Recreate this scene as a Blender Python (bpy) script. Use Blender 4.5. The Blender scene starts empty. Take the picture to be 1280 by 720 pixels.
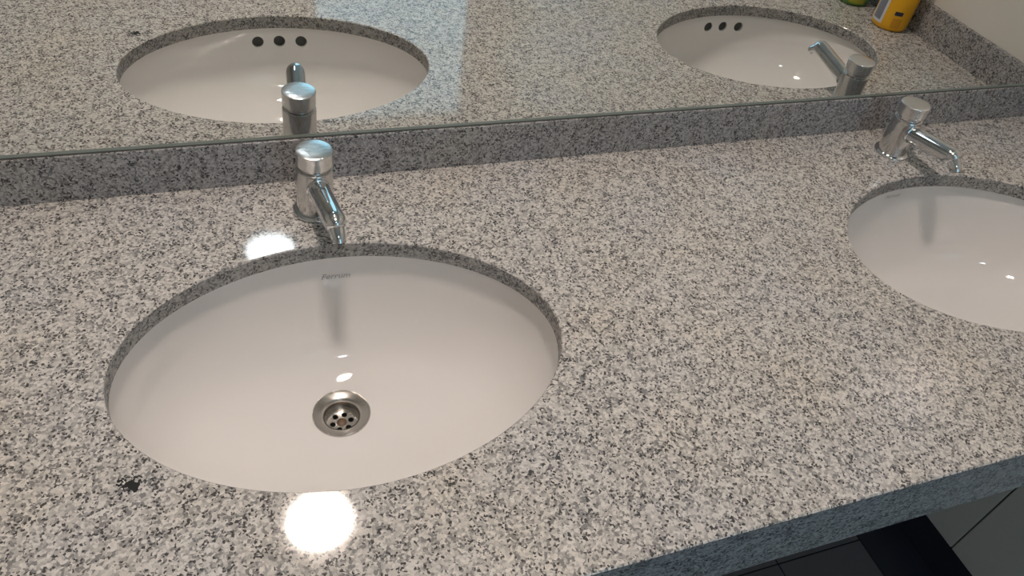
import bpy, bmesh, math, random
from mathutils import Vector, Matrix, geometry
random.seed(4)
S = bpy.context.scene
COL = S.collection
PI = math.pi
TOP = 0.85                      # height of the counter top above the floor
V = Vector

# ------------------------------------------------------------------ camera
cam = bpy.data.cameras.new('camera'); cam.sensor_width = 36.0; cam.lens = 958.65/1280*36
cam.clip_start = 0.01
co = bpy.data.objects.new('camera', cam); COL.objects.link(co)
R = Matrix(((0.9396293887, 0.1354415188, -0.3142486385), (-0.3177873929, 0.6859846643, -0.6545503902),
            (0.1269164478, 0.7148990386, 0.6876129579))).to_4x4()
co.matrix_world = Matrix.Translation((-0.076, -0.7494, 0.5563+TOP)) @ R
S.camera = co
S.cycles.sample_clamp_indirect = 0.0
S.cycles.max_bounces = 7
S.cycles.diffuse_bounces = 3
# ------------------------------------------------------------------ world, exposure
w = bpy.data.worlds.new('world'); S.world = w; w.use_nodes = True
w.node_tree.nodes['Background'].inputs[0].default_value = (0.75, 0.85, 1, 1)
w.node_tree.nodes['Background'].inputs[1].default_value = 0.05
S.view_settings.view_transform = 'Standard'; S.view_settings.look = 'None'
S.view_settings.gamma = 1; S.view_settings.exposure = 0.2
LAMP_WARM = ((1.0, 0.885, 0.80), 150.0)     # downlight above the first basin
LAMP_COOL = ((0.82, 0.92, 1.0), 28.0)      # downlight further back in the room
DAYLIGHT = ((0.42, 0.78, 1.0), 1.4)        # frosted glass door behind the camera

# measured layout (x along the mirror, y towards it, z up, counter top = 0)
YC, A, B, NE = -0.2666, 0.21, 0.1494, 1.934   # cut-outs
DX, D, MT, H, AP = 0.8215, 0.5336, 0.0034, 0.0554, 0.0831
WR, HS = 1.1687, 0.0579
WY = 0.0094                                    # wall plane behind splash and mirror
XL, YB, CEIL = -1.5, -2.5, 1.6                 # left wall, rear wall, ceiling

# ------------------------------------------------------------------ materials
def M(name):
    m = bpy.data.materials.new(name); m.use_nodes = True
    return m, m.node_tree.nodes, m.node_tree.links, m.node_tree.nodes['Principled BSDF']
def simple(name, col, rough=0.5, metal=0.0, spec=0.5, coat=0.0, bump=None):
    m, n, l, b = M(name)
    b.inputs['Base Color'].default_value = (*col, 1); b.inputs['Roughness'].default_value = rough
    b.inputs['Metallic'].default_value = metal; b.inputs['Specular IOR Level'].default_value = spec
    b.inputs['Coat Weight'].default_value = coat; b.inputs['Coat Roughness'].default_value = 0.05
    if bump:
        sc, st = bump
        t = n.new('ShaderNodeTexNoise'); t.inputs['Scale'].default_value = sc; t.inputs['Detail'].default_value = 4
        tc = n.new('ShaderNodeTexCoord'); l.new(tc.outputs['Object'], t.inputs['Vector'])
        bp = n.new('ShaderNodeBump'); bp.inputs['Strength'].default_value = st; bp.inputs['Distance'].default_value = 0.001
        l.new(t.outputs['Fac'], bp.inputs['Height']); l.new(bp.outputs['Normal'], b.inputs['Normal'])
    return m
def emit(name, col, s):
    m, n, l, b = M(name)
    b.inputs['Base Color'].default_value = (0, 0, 0, 1)
    b.inputs['Emission Color'].default_value = (*col, 1); b.inputs['Emission Strength'].default_value = s
    return m
def ramp(n, stops, interp='LINEAR'):
    r = n.new('ShaderNodeValToRGB'); r.color_ramp.interpolation = interp
    e = r.color_ramp.elements
    while len(e) > 1: e.remove(e[-1])
    e[0].position = stops[0][0]; e[0].color = (*stops[0][1], 1)
    for p, c in stops[1:]:
        x = e.new(p); x.color = (*c, 1)
    return r
def math_node(n, op, a=None, b=None):
    k = n.new('ShaderNodeMath'); k.operation = op
    if a is not None and not hasattr(a, 'links'): k.inputs[0].default_value = a
    if b is not None: k.inputs[1].default_value = b
    return k
def granite(name, polish=0.07, spots=False, tint=(1, 1, 1)):
    m, n, l, b = M(name)
    tc = n.new('ShaderNodeTexCoord')
    wn = n.new('ShaderNodeTexNoise'); wn.inputs['Scale'].default_value = 260; wn.inputs['Detail'].default_value = 2
    l.new(tc.outputs['Object'], wn.inputs['Vector'])
    ws = n.new('ShaderNodeVectorMath'); ws.operation = 'SCALE'; ws.inputs['Scale'].default_value = 0.0035
    l.new(wn.outputs['Color'], ws.inputs[0])
    wa = n.new('ShaderNodeVectorMath'); wa.operation = 'ADD'
    l.new(tc.outputs['Object'], wa.inputs[0]); l.new(ws.outputs[0], wa.inputs[1])
    def cells(scale):
        v = n.new('ShaderNodeTexVoronoi'); v.inputs['Scale'].default_value = scale
        l.new(wa.outputs[0], v.inputs['Vector'])
        s = n.new('ShaderNodeSeparateColor'); l.new(v.outputs['Color'], s.inputs[0])
        return s
    c1 = cells(430); c2 = cells(560)
    big = n.new('ShaderNodeTexNoise'); big.inputs['Scale'].default_value = 85; big.inputs['Detail'].default_value = 3
    l.new(tc.outputs['Object'], big.inputs['Vector'])
    # feldspar / quartz base
    base = ramp(n, [(0, (0.33, 0.315, 0.30)), (0.25, (0.43, 0.405, 0.38)), (0.55, (0.54, 0.505, 0.47)), (1.0, (0.68, 0.645, 0.605))])
    l.new(c1.outputs[0], base.inputs[0])
    # grey quartz grains
    add = n.new('ShaderNodeMath'); add.operation = 'MULTIPLY_ADD'; add.inputs[1].default_value = 1.0
    l.new(c1.outputs[1], add.inputs[0])
    bm1 = n.new('ShaderNodeMath'); bm1.operation = 'MULTIPLY_ADD'; bm1.inputs[1].default_value = 0.9; bm1.inputs[2].default_value = -0.45
    l.new(big.outputs['Fac'], bm1.inputs[0]); l.new(bm1.outputs[0], add.inputs[2])
    g = ramp(n, [(0, (1, 1, 1)), (0.20, (1, 1, 1)), (0.24, (0, 0, 0))]); l.new(add.outputs[0], g.inputs[0])
    mix1 = n.new('ShaderNodeMix'); mix1.data_type = 'RGBA'
    l.new(g.outputs[0], mix1.inputs['Factor']); l.new(base.outputs[0], mix1.inputs['A']); mix1.inputs['B'].default_value = (0.235, 0.225, 0.22, 1)
    # black mica specks
    add2 = n.new('ShaderNodeMath'); add2.operation = 'ADD'
    l.new(c2.outputs[2], add2.inputs[0]); l.new(bm1.outputs[0], add2.inputs[1])
    k = ramp(n, [(0, (1, 1, 1)), (0.085, (1, 1, 1)), (0.12, (0, 0, 0))]); l.new(add2.outputs[0], k.inputs[0])
    mix2 = n.new('ShaderNodeMix'); mix2.data_type = 'RGBA'
    l.new(k.outputs[0], mix2.inputs['Factor']); l.new(mix1.outputs['Result'], mix2.inputs['A']); mix2.inputs['B'].default_value = (0.075, 0.07, 0.07, 1)
    # cloudy large scale tint
    cl = n.new('ShaderNodeTexNoise'); cl.inputs['Scale'].default_value = 9; cl.inputs['Detail'].default_value = 3
    l.new(tc.outputs['Object'], cl.inputs['Vector'])
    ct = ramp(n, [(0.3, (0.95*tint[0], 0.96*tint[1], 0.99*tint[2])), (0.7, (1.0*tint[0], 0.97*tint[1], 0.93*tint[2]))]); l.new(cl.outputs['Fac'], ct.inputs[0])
    mul = n.new('ShaderNodeMix'); mul.data_type = 'RGBA'; mul.blend_type = 'MULTIPLY'; mul.inputs['Factor'].default_value = 1
    l.new(mix2.outputs['Result'], mul.inputs['A']); l.new(ct.outputs[0], mul.inputs['B'])
    out = mul.outputs['Result']
    if spots:                       # the dark mineral knot in the stone left of the near basin
        for (sx, sy, r) in ((-0.188, -0.370, 0.0115), (-0.60, -0.2, 0.006)):
            sub = n.new('ShaderNodeVectorMath'); sub.operation = 'SUBTRACT'; sub.inputs[1].default_value = (sx, sy, 0)
            l.new(tc.outputs['Object'], sub.inputs[0])
            ln = n.new('ShaderNodeVectorMath'); ln.operation = 'LENGTH'; l.new(sub.outputs[0], ln.inputs[0])
            ad = n.new('ShaderNodeMath'); ad.operation = 'MULTIPLY_ADD'; ad.inputs[1].default_value = r*0.8
            l.new(c2.outputs[0], ad.inputs[0]); l.new(ln.outputs['Value'], ad.inputs[2])
            lt = n.new('ShaderNodeMath'); lt.operation = 'LESS_THAN'; lt.inputs[1].default_value = r*1.0
            l.new(ad.outputs[0], lt.inputs[0])
            mx = n.new('ShaderNodeMix'); mx.data_type = 'RGBA'; mx.inputs['B'].default_value = (0.03, 0.03, 0.03, 1)
            l.new(lt.outputs[0], mx.inputs['Factor']); l.new(out, mx.inputs['A']); out = mx.outputs['Result']
    l.new(out, b.inputs['Base Color'])
    b.inputs['Roughness'].default_value = polish; b.inputs['Specular IOR Level'].default_value = 0.5
    return m
def tiled(name, c1, c2, rough):
    m, n, l, b = M(name)
    tc = n.new('ShaderNodeTexCoord'); oi = n.new('ShaderNodeObjectInfo')
    t = n.new('ShaderNodeTexNoise'); t.inputs['Scale'].default_value = 5; t.inputs['Detail'].default_value = 5
    l.new(tc.outputs['Object'], t.inputs['Vector'])
    r = ramp(n, [(0.3, c1), (0.7, c2)]); l.new(t.outputs['Fac'], r.inputs[0])
    l.new(r.outputs[0], b.inputs['Base Color']); b.inputs['Roughness'].default_value = rough
    return m
mt = {}
mt['granite'] = granite('polished_granite', 0.055, True)
mt['granite_splash'] = granite('shaded_splash_granite', 0.16, tint=(.66, .67, .71))  # same stone as the top; tint paints the upright faces' shade into the colour
mt['granite_edge'] = granite('shaded_honed_granite_edge', 0.45, tint=(.60, .63, .68))  # counter stone again, front face's shade and bluish daylight mixed into its tint
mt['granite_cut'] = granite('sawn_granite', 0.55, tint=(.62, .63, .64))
mt['china'] = simple('white_vitreous_china', (0.80, 0.765, 0.74), 0.04)
mt['chrome'] = simple('chrome', (0.72, 0.73, 0.74), 0.05, 1.0)
mt['chrome_worn'] = simple('worn_chrome', (0.70, 0.69, 0.68), 0.16, 1.0, bump=(160, 0.25))
mt['button'] = simple('scratched_chrome_button', (0.78, 0.77, 0.76), 0.26, 1.0, bump=(240, 0.35))
mt['steel'] = simple('brushed_steel', (0.56, 0.53, 0.49), 0.24, 1.0, bump=(220, 0.2))
mt['rust'] = simple('rusty_brass', (0.17, 0.11, 0.075), 0.5, 0.4, bump=(500, 0.6))
mt['black'] = simple('dark_cavity', (0.012, 0.012, 0.012), 0.7)
mt['ovf'] = simple('overflow_channel', (0.035, 0.037, 0.034), 0.5)
mt['mirror'] = simple('mirror_silver', (0.88, 0.895, 0.87), 0.0, 1.0)
mt['mirror_edge'] = simple('mirror_glass_edge', (0.28, 0.31, 0.27), 0.18, 0.0, coat=0.4)
mt['sealant'] = simple('grey_sealant', (0.09, 0.09, 0.08), 0.5)
mt['walltile'] = tiled('glazed_beige_tile', (0.64, 0.60, 0.545), (0.68, 0.635, 0.58), 0.22)
mt['grout'] = simple('grey_grout', (0.20, 0.185, 0.16), 0.9, bump=(80, 0.4))
mt['floortile'] = tiled('dark_slate_tile', (0.13, 0.112, 0.115), (0.15, 0.13, 0.135), 0.4)
mt['borderfloor'] = tiled('black_border_tile', (0.026, 0.025, 0.034), (0.032, 0.031, 0.042), 0.3)
mt['floorgrout'] = simple('dark_grout', (0.022, 0.021, 0.021), 0.9)
mt['paint'] = simple('wall_paint', (0.62, 0.58, 0.52), 0.6, bump=(40, 0.1))
mt['ceil'] = simple('ceiling_paint', (0.75, 0.73, 0.70), 0.8)
mt['frame'] = simple('door_frame_aluminium', (0.55, 0.56, 0.57), 0.35, 0.8)
mt['frost'] = emit('daylit_frosted_glass', *DAYLIGHT)
mt['lampw'] = emit('warm_diffuser', *LAMP_WARM)
mt['lampc'] = emit('cool_diffuser', *LAMP_COOL)
mt['lamptrim'] = simple('white_lamp_trim', (0.8, 0.8, 0.8), 0.4)
mt['logo'] = simple('grey_basin_print', (0.34, 0.34, 0.34), 0.3)
mt['yellow'] = simple('yellow_plastic', (0.80, 0.40, 0.012), 0.30, bump=(60, 0.1))
mt['lab'] = simple('white_label', (0.62, 0.60, 0.62), 0.4)
mt['barcode'] = simple('grey_barcode', (0.20, 0.20, 0.24), 0.5)
mt['navy'] = simple('navy_print', (0.02, 0.02, 0.05), 0.4)
mt['orange'] = simple('orange_print', (0.62, 0.28, 0.01), 0.4)
mt['green'] = simple('green_plastic', (0.10, 0.26, 0.05), 0.35)
mt['lime'] = simple('lime_label', (0.34, 0.33, 0.03), 0.4)
mt['cap'] = simple('white_plastic_cap', (0.7, 0.7, 0.68), 0.4)
mt['redcap'] = simple('red_plastic_cap', (0.5, 0.03, 0.02), 0.4)

# ------------------------------------------------------------------ helpers
def obj(name, bm, mats, parent=None, smooth=False, loc=None):
    me = bpy.data.meshes.new(name)
    bmesh.ops.recalc_face_normals(bm, faces=bm.faces[:])
    bm.to_mesh(me); bm.free()
    return obj_me(name, me, mats, parent, smooth, loc)
def obj_me(name, me, mats, parent=None, smooth=False, loc=None):
    o = bpy.data.objects.new(name, me); COL.objects.link(o)
    for m in (mats if isinstance(mats, (list, tuple)) else [mats]): me.materials.append(m)
    if smooth:
        me.polygons.foreach_set('use_smooth', [True]*len(me.polygons))
        try: me.set_sharp_from_angle(angle=math.radians(smooth if smooth is not True else 35))
        except Exception: pass
    if parent: o.parent = parent
    else: o.location = (0, 0, TOP)
    if loc is not None: o.location = loc
    return o
def thing(name, label, cat, loc=(0, 0, 0), rotz=0, group=None):
    o = bpy.data.objects.new(name, None); COL.objects.link(o); o.empty_display_size = 0.05
    o.location = (loc[0], loc[1], loc[2]+TOP); o.rotation_euler = (0, 0, rotz)
    o['label'] = label; o['category'] = cat
    if group: o['group'] = group
    return o
def tag(o, label, cat, group=None):
    o['label'] = label; o['category'] = cat
    if group: o['group'] = group
    return o
def struct(o): o['kind'] = 'structure'; return o
def box(bm, x0, x1, y0, y1, z0, z1, bev=0.0):
    r = bmesh.ops.create_cube(bm, size=1.0)
    vs = r['verts']
    for v in vs:
        v.co = V((x0 if v.co.x < 0 else x1, y0 if v.co.y < 0 else y1, z0 if v.co.z < 0 else z1))
    if bev:
        es = list({e for v in vs for e in v.link_edges})
        bmesh.ops.bevel(bm, geom=es, offset=bev, segments=2, affect='EDGES', profile=0.6)
    return bm
def nbox(*a, **k): return box(bmesh.new(), *a, **k)
def lathe(bm, prof, seg=48, cx=0, cy=0, sx=1, sy=1, close=False):
    rings = []
    for r, z in prof:
        if r < 1e-6: rings.append([bm.verts.new((cx, cy, z))])
        else: rings.append([bm.verts.new((cx+sx*r*math.cos(2*PI*i/seg), cy+sy*r*math.sin(2*PI*i/seg), z)) for i in range(seg)])
    pairs = list(zip(rings[:-1], rings[1:]))
    if close: pairs.append((rings[-1], rings[0]))
    for a, b in pairs:
        for i in range(seg):
            j = (i+1) % seg
            if len(a) == 1 and len(b) == 1: continue
            if len(a) == 1: bm.faces.new((a[0], b[i], b[j]))
            elif len(b) == 1: bm.faces.new((a[i], a[j], b[0]))
            else: bm.faces.new((a[i], a[j], b[j], b[i]))
    return bm
def sweep(bm, pts, radii, seg=28, cap=True):
    pts = [V(p) for p in pts]; rings = []
    up = V((1, 0, 0))
    for i, p in enumerate(pts):
        t = (pts[min(i+1, len(pts)-1)]-pts[max(i-1, 0)]).normalized()
        a = (up - t*up.dot(t)).normalized(); b = t.cross(a)
        rings.append([bm.verts.new(p + radii[i]*(math.cos(2*PI*k/seg)*a + math.sin(2*PI*k/seg)*b)) for k in range(seg)])
    for a, b in zip(rings[:-1], rings[1:]):
        for k in range(seg): bm.faces.new((a[k], a[(k+1) % seg], b[(k+1) % seg], b[k]))
    if cap:
        bm.faces.new(rings[0]); bm.faces.new(list(reversed(rings[-1])))
    return bm
def boolean(bm, cutters):
    """the mesh of bm minus every cutter bmesh"""
    bmesh.ops.recalc_face_normals(bm, faces=bm.faces[:])
    me = bpy.data.meshes.new('tmp'); bm.to_mesh(me); bm.free()
    o = bpy.data.objects.new('tmp', me); COL.objects.link(o)
    cb = bmesh.new()
    for c in cutters:
        bmesh.ops.recalc_face_normals(c, faces=c.faces[:])
        cm = bpy.data.meshes.new('c'); c.to_mesh(cm); c.free(); cb.from_mesh(cm); bpy.data.meshes.remove(cm)
    cm = bpy.data.meshes.new('cut'); cb.to_mesh(cm); cb.free()
    c = bpy.data.objects.new('cut', cm); COL.objects.link(c)
    md = o.modifiers.new('b', 'BOOLEAN'); md.operation = 'DIFFERENCE'; md.object = c; md.solver = 'EXACT'
    dg = bpy.context.evaluated_depsgraph_get(); dg.update()
    res = bpy.data.meshes.new_from_object(o.evaluated_get(dg))
    bpy.data.objects.remove(o); bpy.data.objects.remove(c); bpy.data.meshes.remove(me); bpy.data.meshes.remove(cm)
    return res
def sup(th, a, b, ne=NE):
    c, s = math.cos(th), math.sin(th)
    return a*math.copysign(abs(c)**(2/ne), c), b*math.copysign(abs(s)**(2/ne), s)

# ------------------------------------------------------------------ setting
FZ = -TOP
def tile_grid(parent, name, mat, axis, us, vs, plane, th, gap=0.0015):
    """separate tiles; axis 'z' = floor tile, 'x' = wall tile on the right wall, thickness th out of the plane"""
    cache = {}
    for u0, u1 in zip(us[:-1], us[1:]):
        for v0, v1 in zip(vs[:-1], vs[1:]):
            du, dv = u1-u0-2*gap, v1-v0-2*gap
            key = (round(du, 4), round(dv, 4))
            if key not in cache:
                if axis == 'z': bm = nbox(-du/2, du/2, -dv/2, dv/2, -th, 0, bev=0.0012)
                else: bm = nbox(0, th, -du/2, du/2, -dv/2, dv/2, bev=0.0012)
                me = bpy.data.meshes.new(name); bmesh.ops.recalc_face_normals(bm, faces=bm.faces[:]); bm.to_mesh(me); bm.free()
                me.materials.append(mat); cache[key] = me
            o = bpy.data.objects.new(name, cache[key]); COL.objects.link(o); o.parent = parent
            cu, cv = (u0+u1)/2, (v0+v1)/2
            o.location = (cu, cv, plane) if axis == 'z' else (plane, cu, cv)
def steps(start, step, lo, hi):
    k = math.floor((lo-start)/step); out = [lo]; x = start+k*step
    while x < hi-0.02:
        if x > lo+0.02: out.append(x)
        x += step
    return out+[hi]
floor = struct(obj('floor', nbox(XL-.1, WR+.1, YB-.1, .11, FZ-.1, FZ-0.0015), mt['floorgrout']))
BX = 1.056                                   # start of the black border row along the right wall
tile_grid(floor, 'floor_tile', mt['floortile'], 'z', steps(0.848, 0.45, XL, BX)[:-1]+[BX], steps(-0.285, 0.45, YB, WY), FZ, 0.006)
tile_grid(floor, 'border_tile', mt['borderfloor'], 'z', [BX, WR], steps(-0.60, 0.60, YB, WY), FZ, 0.006)
struct(obj('ceiling', nbox(XL-.1, WR+.1, YB-.1, .11, CEIL+.03, CEIL+.12), mt['ceil']))
struct(obj('wall_back', nbox(XL-.1, WR+.1, WY, .11, FZ, CEIL+.03), mt['paint']))
struct(obj('wall_left', nbox(XL-.1, XL, YB-.1, WY, FZ, CEIL+.03), mt['paint']))
wr = struct(obj('wall_right', nbox(WR+.0062, WR+.1, YB-.1, WY, FZ, CEIL+.03), mt['grout']))
us = steps(-0.3785, 0.60, YB, WY)
vs = [-0.769+0.6*i for i in range(4)]+[CEIL+.03]
tile_grid(wr, 'wall_tile', mt['walltile'], 'x', us, vs, WR, 0.0062, 0.0015)
struct(obj('baseboard_right', nbox(WR-0.001, WR+.0062, YB, WY-.0005, FZ+.0005, -0.7705), mt['borderfloor']))
# rear wall with a daylit frosted door
DX0, DX1, DZ1 = 0.33, 1.01, 1.52
bm = bmesh.new()
for a in ((XL-.1, DX0-.04, FZ, CEIL+.03), (DX1+.04, WR+.1, FZ, CEIL+.03), (DX0-.04, DX1+.04, DZ1+.04, CEIL+.03)):
    box(bm, a[0], a[1], YB-.1, YB, a[2], a[3])
struct(obj('wall_front', bm, mt['paint']))
dr = struct(obj('door_1', nbox(DX0, DX1, YB-.05, YB-.02, FZ+.005, DZ1), mt['frost']))
bm = bmesh.new()
box(bm, DX0-.04, DX0, YB-.08, YB+.01, FZ, DZ1+.04, .002); box(bm, DX1, DX1+.04, YB-.08, YB+.01, FZ, DZ1+.04, .002)
box(bm, DX0, DX1, YB-.08, YB+.01, DZ1, DZ1+.04, .002)
obj('door_frame', bm, mt['frame'], dr)
bm = bmesh.new(); sweep(bm, [(DX0+.06, YB-.02, .1), (DX0+.06, YB+.03, .1), (DX0+.16, YB+.035, .1)], [.009]*3, 12)
obj('door_handle', bm, mt['chrome'], dr, True)

# downlights
def downlight(x, y, mat, label):
    t = thing('ceiling_light', label, 'light', (x, y, CEIL))
    bm = bmesh.new(); lathe(bm, [(.091, .028), (.091, 0), (.094, -.005), (.108, -.004), (.11, 0), (.11, .028)], 64)
    obj('trim_ring', bm, mt['lamptrim'], t, True)
    bm = bmesh.new(); lathe(bm, [(0, 0.001), (.091, 0.001), (.091, .02), (0, .02)], 64)
    obj('diffuser', bm, mat, t)
    bm = bmesh.new(); lathe(bm, [(0, .0205), (.1, .0205), (.1, .0295), (0, .0295)], 48)
    obj('housing', bm, mt['lamptrim'], t)
downlight(0.012, -0.457, mt['lampw'], 'round warm white downlight in the ceiling above the near basin')
downlight(0.002, -1.70, mt['lampc'], 'round cool white downlight in the ceiling further from the mirror')

# ------------------------------------------------------------------ countertop
counter = thing('granite_countertop', 'polished speckled grey granite countertop with two oval basin cut-outs', 'countertop')
NS = 128
def outline(cx, e): return [V((cx+sup(2*PI*i/NS, A+e, B+e)[0], YC+sup(2*PI*i/NS, A+e, B+e)[1], 0)) for i in range(NS)]
def slab():
    bm = bmesh.new(); x0, x1, y0, y1 = -1.2, WR, -D, WY; c = 0.0015
    def level(z, hole_e, inset):
        P = [V((x0, y0+inset, z)), V((x1, y0+inset, z)), V((x1, y1, z)), V((x0, y1, z))]
        return [P]+[[V((p.x, p.y, z)) for p in outline(cx, hole_e)] for cx in (0, DX)]
    def addv(L): return [[bm.verts.new(p) for p in loop] for loop in L]
    Lt = level(0, 0.0012, c); Lm = level(-.0014, 0, 0); Lb = level(-.02, 0, 0)
    vt, vm, vb = addv(Lt), addv(Lm), addv(Lb)
    for L, vv in ((Lt, vt), (Lb, vb)):
        flat = [v for loop in vv for v in loop]
        for tri in geometry.tessellate_polygon(L):
            try: bm.faces.new([flat[i] for i in tri])
            except ValueError: pass
    for a, b, mi in ((vt, vm, 0), (vm, vb, 1)):
        for k, (la, lb) in enumerate(zip(a, b)):
            for i in range(len(la)):
                j = (i+1) % len(la); f = bm.faces.new((la[i], la[j], lb[j], lb[i]))
                if k and mi: f.material_index = 1
                elif mi: f.material_index = 2
    return bm
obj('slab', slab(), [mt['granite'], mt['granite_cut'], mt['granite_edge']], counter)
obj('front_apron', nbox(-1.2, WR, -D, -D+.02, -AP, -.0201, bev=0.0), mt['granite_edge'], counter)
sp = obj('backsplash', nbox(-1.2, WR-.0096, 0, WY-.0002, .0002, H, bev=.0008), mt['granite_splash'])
tag(sp, 'long low granite upstand running under the mirror behind both taps', 'backsplash')
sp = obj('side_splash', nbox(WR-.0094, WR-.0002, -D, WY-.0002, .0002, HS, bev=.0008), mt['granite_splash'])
tag(sp, 'short granite upstand against the right wall, seen in the mirror', 'backsplash')

# ------------------------------------------------------------------ mirror
mir = thing('wall_mirror', 'wide frameless wall mirror standing on the granite upstand', 'mirror', (0, 0, H))
MZ = 1.05
obj('mirror_panel', nbox(-1.2, WR-.0005, MT, MT+.0050, .0052, MZ), mt['mirror'], mir)
bm = bmesh.new()
vs_ = [(-1.2, MT-.0002, .0018), (WR-.0005, MT-.0002, .0018), (WR-.0005, MT, .0052), (-1.2, MT, .0052),
       (-1.2, MT+.005, .0018), (WR-.0005, MT+.005, .0018), (WR-.0005, MT+.005, .0052), (-1.2, MT+.005, .0052)]
q = [bm.verts.new(p) for p in vs_]
for f in ((0, 1, 2, 3), (4, 5, 6, 7), (0, 1, 5, 4), (3, 2, 6, 7), (0, 3, 7, 4), (1, 2, 6, 5)): bm.faces.new([q[i] for i in f])
obj('polished_edge', bm, mt['mirror_edge'], mir)
obj('sealant_bead', nbox(-1.2, WR-.0005, MT-.0008, MT+.005, .0001, .0018, bev=.0004), mt['sealant'], mir)

# ------------------------------------------------------------------ basins
ZB, DEP = -0.0201, 0.176
DC = (-0.0028, -0.2106)                          # drain centre (relative to basin centre line x)
SET = 0.008
def bowl_point(th, s):
    """s 0 at the rim .. 1 at the drain; returns (x, y, z) relative to the basin's centre line"""
    r = 1 - s
    # wall: steep upper band, round lower corner, gentle floor
    zt = ZB - (DEP+ZB)*PROF(s)[1]; rr = PROF(s)[0]
    k = (1-rr)**1.0
    ne = NE + (2-NE)*k
    ex, ey = sup(th, 1, 1, ne)
    a = A+SET; b = B+SET; rd = 0.030
    cx = DC[0]*k; cy = YC+(DC[1]-YC)*k
    ra = rd+(a-rd)*rr; rb = rd+(b-rd)*rr
    return V((cx+ra*ex, cy+rb*ey, zt))
PP = [(1.0, 0.0), (1.0, .05), (.998, .12), (.993, .20), (.982, .30), (.962, .40), (.925, .51), (.87, .615), (.795, .71), (.70, .79), (.59, .855), (.46, .905), (.31, .945), (.15, .978), (0.0, 1.0)]
def PROF(s):
    x = s*(len(PP)-1); i = min(int(x), len(PP)-2); t = x-i
    def cr(k):
        p0 = PP[max(i-1, 0)][k]; p1 = PP[i][k]; p2 = PP[i+1][k]; p3 = PP[min(i+2, len(PP)-1)][k]
        return 0.5*((2*p1)+(-p0+p2)*t+(2*p0-5*p1+4*p2-p3)*t*t+(-p0+3*p1-3*p2+p3)*t**3)
    return cr(0), cr(1)
def bowl_bm():
    bm = bmesh.new(); n, m = 128, 48; inner = []
    for j in range(m+1):
        inner.append([bm.verts.new(bowl_point(2*PI*i/n, j/m)) for i in range(n)])
    outer = []
    for j in range(m+1):
        ring = []
        for i in range(n):
            p = bowl_point(2*PI*i/n, j/m)
            d = V((p.x-DC[0]*.5, p.y-YC, 0)).normalized()
            k = PROF(j/m)[1]
            ring.append(bm.verts.new(p+d*.009*(1-k*.8)+V((0, 0, -.009*k))))
        outer.append(ring)
    flange = [bm.verts.new(v.co+V((v.co.x, v.co.y-YC, 0)).normalized()*.016) for v in outer[0]]
    fl2 = [bm.verts.new(v.co+V((0, 0, -.010))) for v in flange]
    o1 = [bm.verts.new(v.co+V((0, 0, -.010))) for v in outer[0]]
    def strip(a, b):
        for i in range(n):
            j = (i+1) % n; bm.faces.new((a[i], a[j], b[j], b[i]))
    for a, b in zip(inner[:-1], inner[1:]): strip(a, b)
    strip(inner[0], flange); strip(flange, fl2); strip(fl2, o1); strip(o1, outer[3])
    for a, b in zip(outer[3:-1], outer[4:]): strip(a, b)
    strip(inner[-1], outer[-1])
    for v in outer[0]+outer[1]+outer[2]: bm.verts.remove(v)
    return bm
def inner_y(x, z, front=True):
    """y of the inner bowl wall at x, z (front or back)"""
    lo = -1 if front else 1; best = None
    for j in range(0, 200):
        s = j/260
        p0 = None
        for i in range(0, 120):
            th = (-PI/2-0.45+0.9*i/119) if front else (PI/2-0.45+0.9*i/119)
            p = bowl_point(th, s); e = abs(p.x-x)+abs(p.z-z)
            if best is None or e < best[0]: best = (e, p.y)
    return best[1]
OVX = (-.0203, .0124, .0455); OVZ = -.0445
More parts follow.
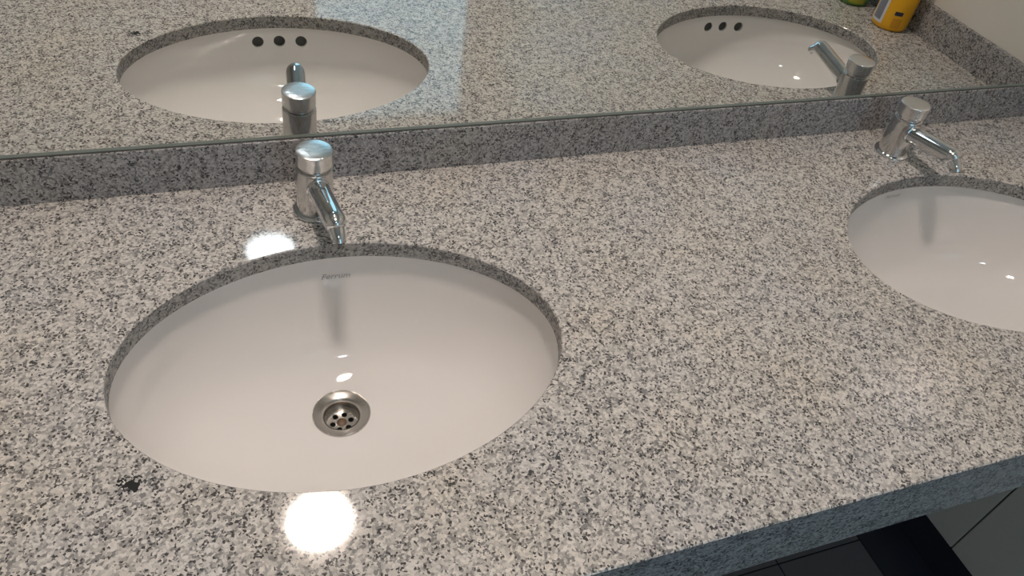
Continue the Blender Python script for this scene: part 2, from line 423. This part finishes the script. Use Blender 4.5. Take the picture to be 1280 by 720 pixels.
def make_basin(cx, label, ovx, logo):
    t = thing('wash_basin', label, 'basin', (cx, 0, 0), 0, 'oval undermount wash basins')
    yw = inner_y(0.01, OVZ, True)
    cut = []
    for x in ovx:
        c = bmesh.new(); sweep(c, [(x, yw+.02, OVZ-.001), (x, yw-.03, OVZ-.001)], [.0088]*2, 28); cut.append(c)
    me = boolean(bowl_bm(), cut)
    obj_me('bowl', me, mt['china'], t, 40)
    for x in ovx:                              # rounded glazed lip of each overflow hole and the dark channel behind
        yy = inner_y(x, OVZ, True)
        bm = bmesh.new(); seg = 28
        sweep(bm, [(x, yy-.0025, OVZ-.001), (x, yy-.014, OVZ-.001)], [.0087, .0087], seg, True)
        obj('overflow_hole', bm, mt['ovf'], t, True)
    # drain
    dcx, dcy, dz = DC[0], DC[1], -DEP
    d = bmesh.new()
    lathe(d, [(.0, -.0265), (.0182, -.0265), (.0186, -.010), (.0192, -.0045), (.0205, -.0018), (.0240, .0002), (.0290, .0012), (.0312, .0022), (.0322, .0022), (.0328, .0012), (.0328, -.003), (.022, -.006), (.021, -.029), (0, -.029)], 64, dcx, dcy)
    for v in d.verts: v.co.z += dz
    dr = obj('drain', d, mt['steel'], t, 50)
    s = bmesh.new(); lathe(s, [(0, -.0163), (.010, -.0166), (.0184, -.0160), (.0184, -.0180), (0, -.0185)], 48, dcx, dcy)
    for v in s.verts: v.co.z += dz
    cut = []
    for k in range(6):
        a = 2*PI*k/6+.10; c = bmesh.new()
        lathe(c, [(0, -.014), (.0033, -.014), (.0033, -.0205), (0, -.0205)], 18, dcx+.0106*math.cos(a), dcy+.0106*math.sin(a))
        for v in c.verts: v.co.z += dz
        cut.append(c)
    me = boolean(s, cut)
    obj_me('strainer', me, mt['steel'], dr, 40)
    p = bmesh.new(); lathe(p, [(0, -.0240), (.0181, -.0240), (.0181, -.0255), (0, -.0255)], 32, dcx, dcy)
    for v in p.verts: v.co.z += dz
    obj('waste_pipe', p, mt['black'], dr)
    sc = bmesh.new(); lathe(sc, [(0, -.0149), (.0026, -.0149), (.0050, -.0156), (.0060, -.0168), (0, -.0170)], 24, dcx, dcy)
    for v in sc.verts: v.co.z += dz
    obj('screw', sc, mt['rust'], dr, True)
    # printed name on the back wall of the bowl
    lx, lz, lw = logo
    cu = bpy.data.curves.new('txt', 'FONT'); cu.body = 'Ferrum'; cu.size = 1; cu.shear = .3; cu.resolution_u = 3
    to = bpy.data.objects.new('txt', cu); COL.objects.link(to)
    dg = bpy.context.evaluated_depsgraph_get(); dg.update()
    tm = bpy.data.meshes.new_from_object(to.evaluated_get(dg)); bpy.data.objects.remove(to)
    xs = [v.co.x for v in tm.vertices]; w0, w1 = min(xs), max(xs); sc_ = lw/(w1-w0)
    for v in tm.vertices:
        x = lx+(v.co.x-(w0+w1)/2)*sc_; z = lz+v.co.y*sc_
        lo, hi = 0.0, 0.6                      # solve s for z on the back wall
        for _ in range(30):
            mid = (lo+hi)/2
            if bowl_point(PI/2, mid).z > z: lo = mid
            else: hi = mid
        s_ = (lo+hi)/2; th = PI/2
        for _ in range(6):
            pnt = bowl_point(th, s_); th += (pnt.x-x)/A*0.8
        pnt = bowl_point(th, s_)
        v.co = V((x, pnt.y-.00045, z))
    obj_me('printed_name', tm, mt['logo'], t)
    return t
make_basin(0.0, 'white oval undermount basin nearest the camera, with its round steel drain in view', OVX, (.011, -.0575, .032))
make_basin(DX, 'white oval undermount basin cut off by the right edge of the photo', tuple(x+.0005 for x in OVX), (-.018, -.041, .028))

# ------------------------------------------------------------------ taps
def make_tap(x, y, label, spin, lean):
    t = thing('faucet', label, 'faucet', (x, y, .0003), spin, 'chrome push taps behind the basins')
    t.rotation_euler = (0, lean, spin)
    bm = bmesh.new(); lathe(bm, [(0, 0), (.0238, 0), (.0243, .0008), (.0240, .0022), (.0222, .0036), (.0200, .0042), (0, .0042)], 64)
    obj('base_ring', bm, mt['chrome'], t, 40)
    bm = bmesh.new(); lathe(bm, [(0, .0038), (.0197, .0038), (.0197, .0560), (.0192, .0575), (.0180, .0582), (.0172, .0584), (0, .0584)], 64)
    obj('body', bm, mt['chrome_worn'], t, 30)
    bm = bmesh.new(); lathe(bm, [(0, .0575), (.0162, .0575), (.0162, .0640), (0, .0640)], 48)
    obj('groove_ring', bm, mt['chrome_worn'], t, 30)
    bm = bmesh.new(); lathe(bm, [(0, .0630), (.0186, .0630), (.0195, .0638), (.0195, .0645), (.0195, .0790), (.0190, .0798), (.0180, .0802), (.0090, .0804), (0, .0804)], 64)
    obj('push_button', bm, mt['button'], t, 30)
    # spout: thick straight tube with a rounded end and a small outlet bent down
    bm = bmesh.new(); pts, rad = [], []
    p0, p1 = V((0, -.012, .0405)), V((0, -.086, .0528))
    for k in range(9): pts.append(p0.lerp(p1, k/8)); rad.append(.0118)
    dirn = (p1-p0).normalized()
    for k in range(1, 8):
        a = k/8*PI/2; pts.append(p1+dirn*.0130*math.sin(a)+V((0, 0, -.0028*(1-math.cos(a))))); rad.append(max(.0118*math.cos(a)**.6, .002))
    sweep(bm, pts, rad, 36)
    so = obj('spout', bm, mt['chrome'], t, 50)
    bm = bmesh.new()
    sweep(bm, [(0, -.0850, .0525), (0, -.0910, .0515), (0, -.0980, .0485), (0, -.1035, .0440), (0, -.1060, .0410), (0, -.1067, .0400)], [.0090, .0086, .0080, .0074, .0072, .0066], 28)
    obj('outlet', bm, mt['chrome'], so, 50)
    bm = bmesh.new(); sweep(bm, [(0, -.1063, .0406), (0, -.1071, .0394)], [.0056, .0056], 20)
    obj('aerator', bm, mt['black'], so)
    bm = bmesh.new(); lathe(bm, [(.0118, 0), (.0134, .0006), (.0134, .0022), (.0118, .003)], 36)
    for v in bm.verts: v.co = V((v.co.x, -.0180-v.co.z, v.co.y+.0413))
    obj('spout_collar', bm, mt['chrome'], so, 40)
make_tap(-.001, -.057, 'chrome push tap behind the basin nearest the camera, spout towards the viewer', math.radians(4.5), math.radians(1.8))
make_tap(.8205, -.057, 'chrome push tap behind the basin at the right edge, seen from the side', math.radians(0), math.radians(-1.5))

# ------------------------------------------------------------------ bottles reflected in the mirror
def patch(r, phi0, phi1, z0, z1, e):
    """thin curved label on a cylinder of radius r"""
    bm = bmesh.new(); n = 10; g = []
    for rr in (r-.0005, r+e):
        g.append([[bm.verts.new((rr*math.cos(phi0+(phi1-phi0)*i/n), rr*math.sin(phi0+(phi1-phi0)*i/n), z)) for i in range(n+1)] for z in (z0, z1)])
    a, b = g
    for i in range(n):
        bm.faces.new((b[0][i], b[0][i+1], b[1][i+1], b[1][i])); bm.faces.new((a[0][i], a[0][i+1], a[1][i+1], a[1][i]))
        bm.faces.new((a[0][i], a[0][i+1], b[0][i+1], b[0][i])); bm.faces.new((a[1][i], a[1][i+1], b[1][i+1], b[1][i]))
    for i in (0, n): bm.faces.new((a[0][i], b[0][i], b[1][i], a[1][i]))
    return bm
F0 = math.atan2(.67, -.74)                  # side of the bottle that faces the mirror image of the camera
def ang(s): return F0+s                    # positive = towards the left in the mirror
r = .0330
t = thing('plastic_bottle', 'yellow plastic bottle with barcode label by the right wall, reflected in the mirror', 'bottle', (1.1245, -.317, .0003))
bm = bmesh.new(); lathe(bm, [(0, .0015), (.026, .0), (.0305, .0012), (.0327, .0055), (r, .012), (r, .105), (.027, .118), (.018, .130), (.0135, .134), (.0135, .142), (0, .142)], 56)
obj('body', bm, mt['yellow'], t, 60)
bm = bmesh.new(); lathe(bm, [(0, .140), (.0160, .140), (.0165, .142), (.0160, .165), (.013, .168), (0, .168)], 32); obj('cap', bm, mt['redcap'], t, 40)
lb = obj('label', patch(r, ang(.42), ang(1.22), .010, .062, .0004), mt['lab'], t, True)
obj('barcode', patch(r, ang(.56), ang(1.12), .015, .056, .0007), mt['barcode'], lb, True)
obj('printed_block', patch(r, ang(-.52), ang(-.08), .0315, .0385, .0006), mt['navy'], t, True)
obj('printed_panel', patch(r, ang(-.62), ang(-.10), .008, .026, .0004), mt['orange'], t, True)
t = thing('plastic_bottle', 'green plastic bottle with lime label behind the yellow bottle, reflected at the top edge', 'bottle', (1.119, -.424, .0003))
bm = bmesh.new(); lathe(bm, [(0, .0015), (.024, .0), (.029, .0015), (.031, .006), (.031, .11), (.028, .13), (.016, .145), (.013, .150), (.013, .158), (0, .158)], 56)
obj('body', bm, mt['green'], t, 60)
obj('label', patch(.031, ang(-.9), ang(.1), .006, .09, .0004), mt['lime'], t, True)
bm = bmesh.new(); lathe(bm, [(0, .156), (.0155, .156), (.0155, .178), (.013, .181), (0, .181)], 32); obj('cap', bm, mt['cap'], t, 40)
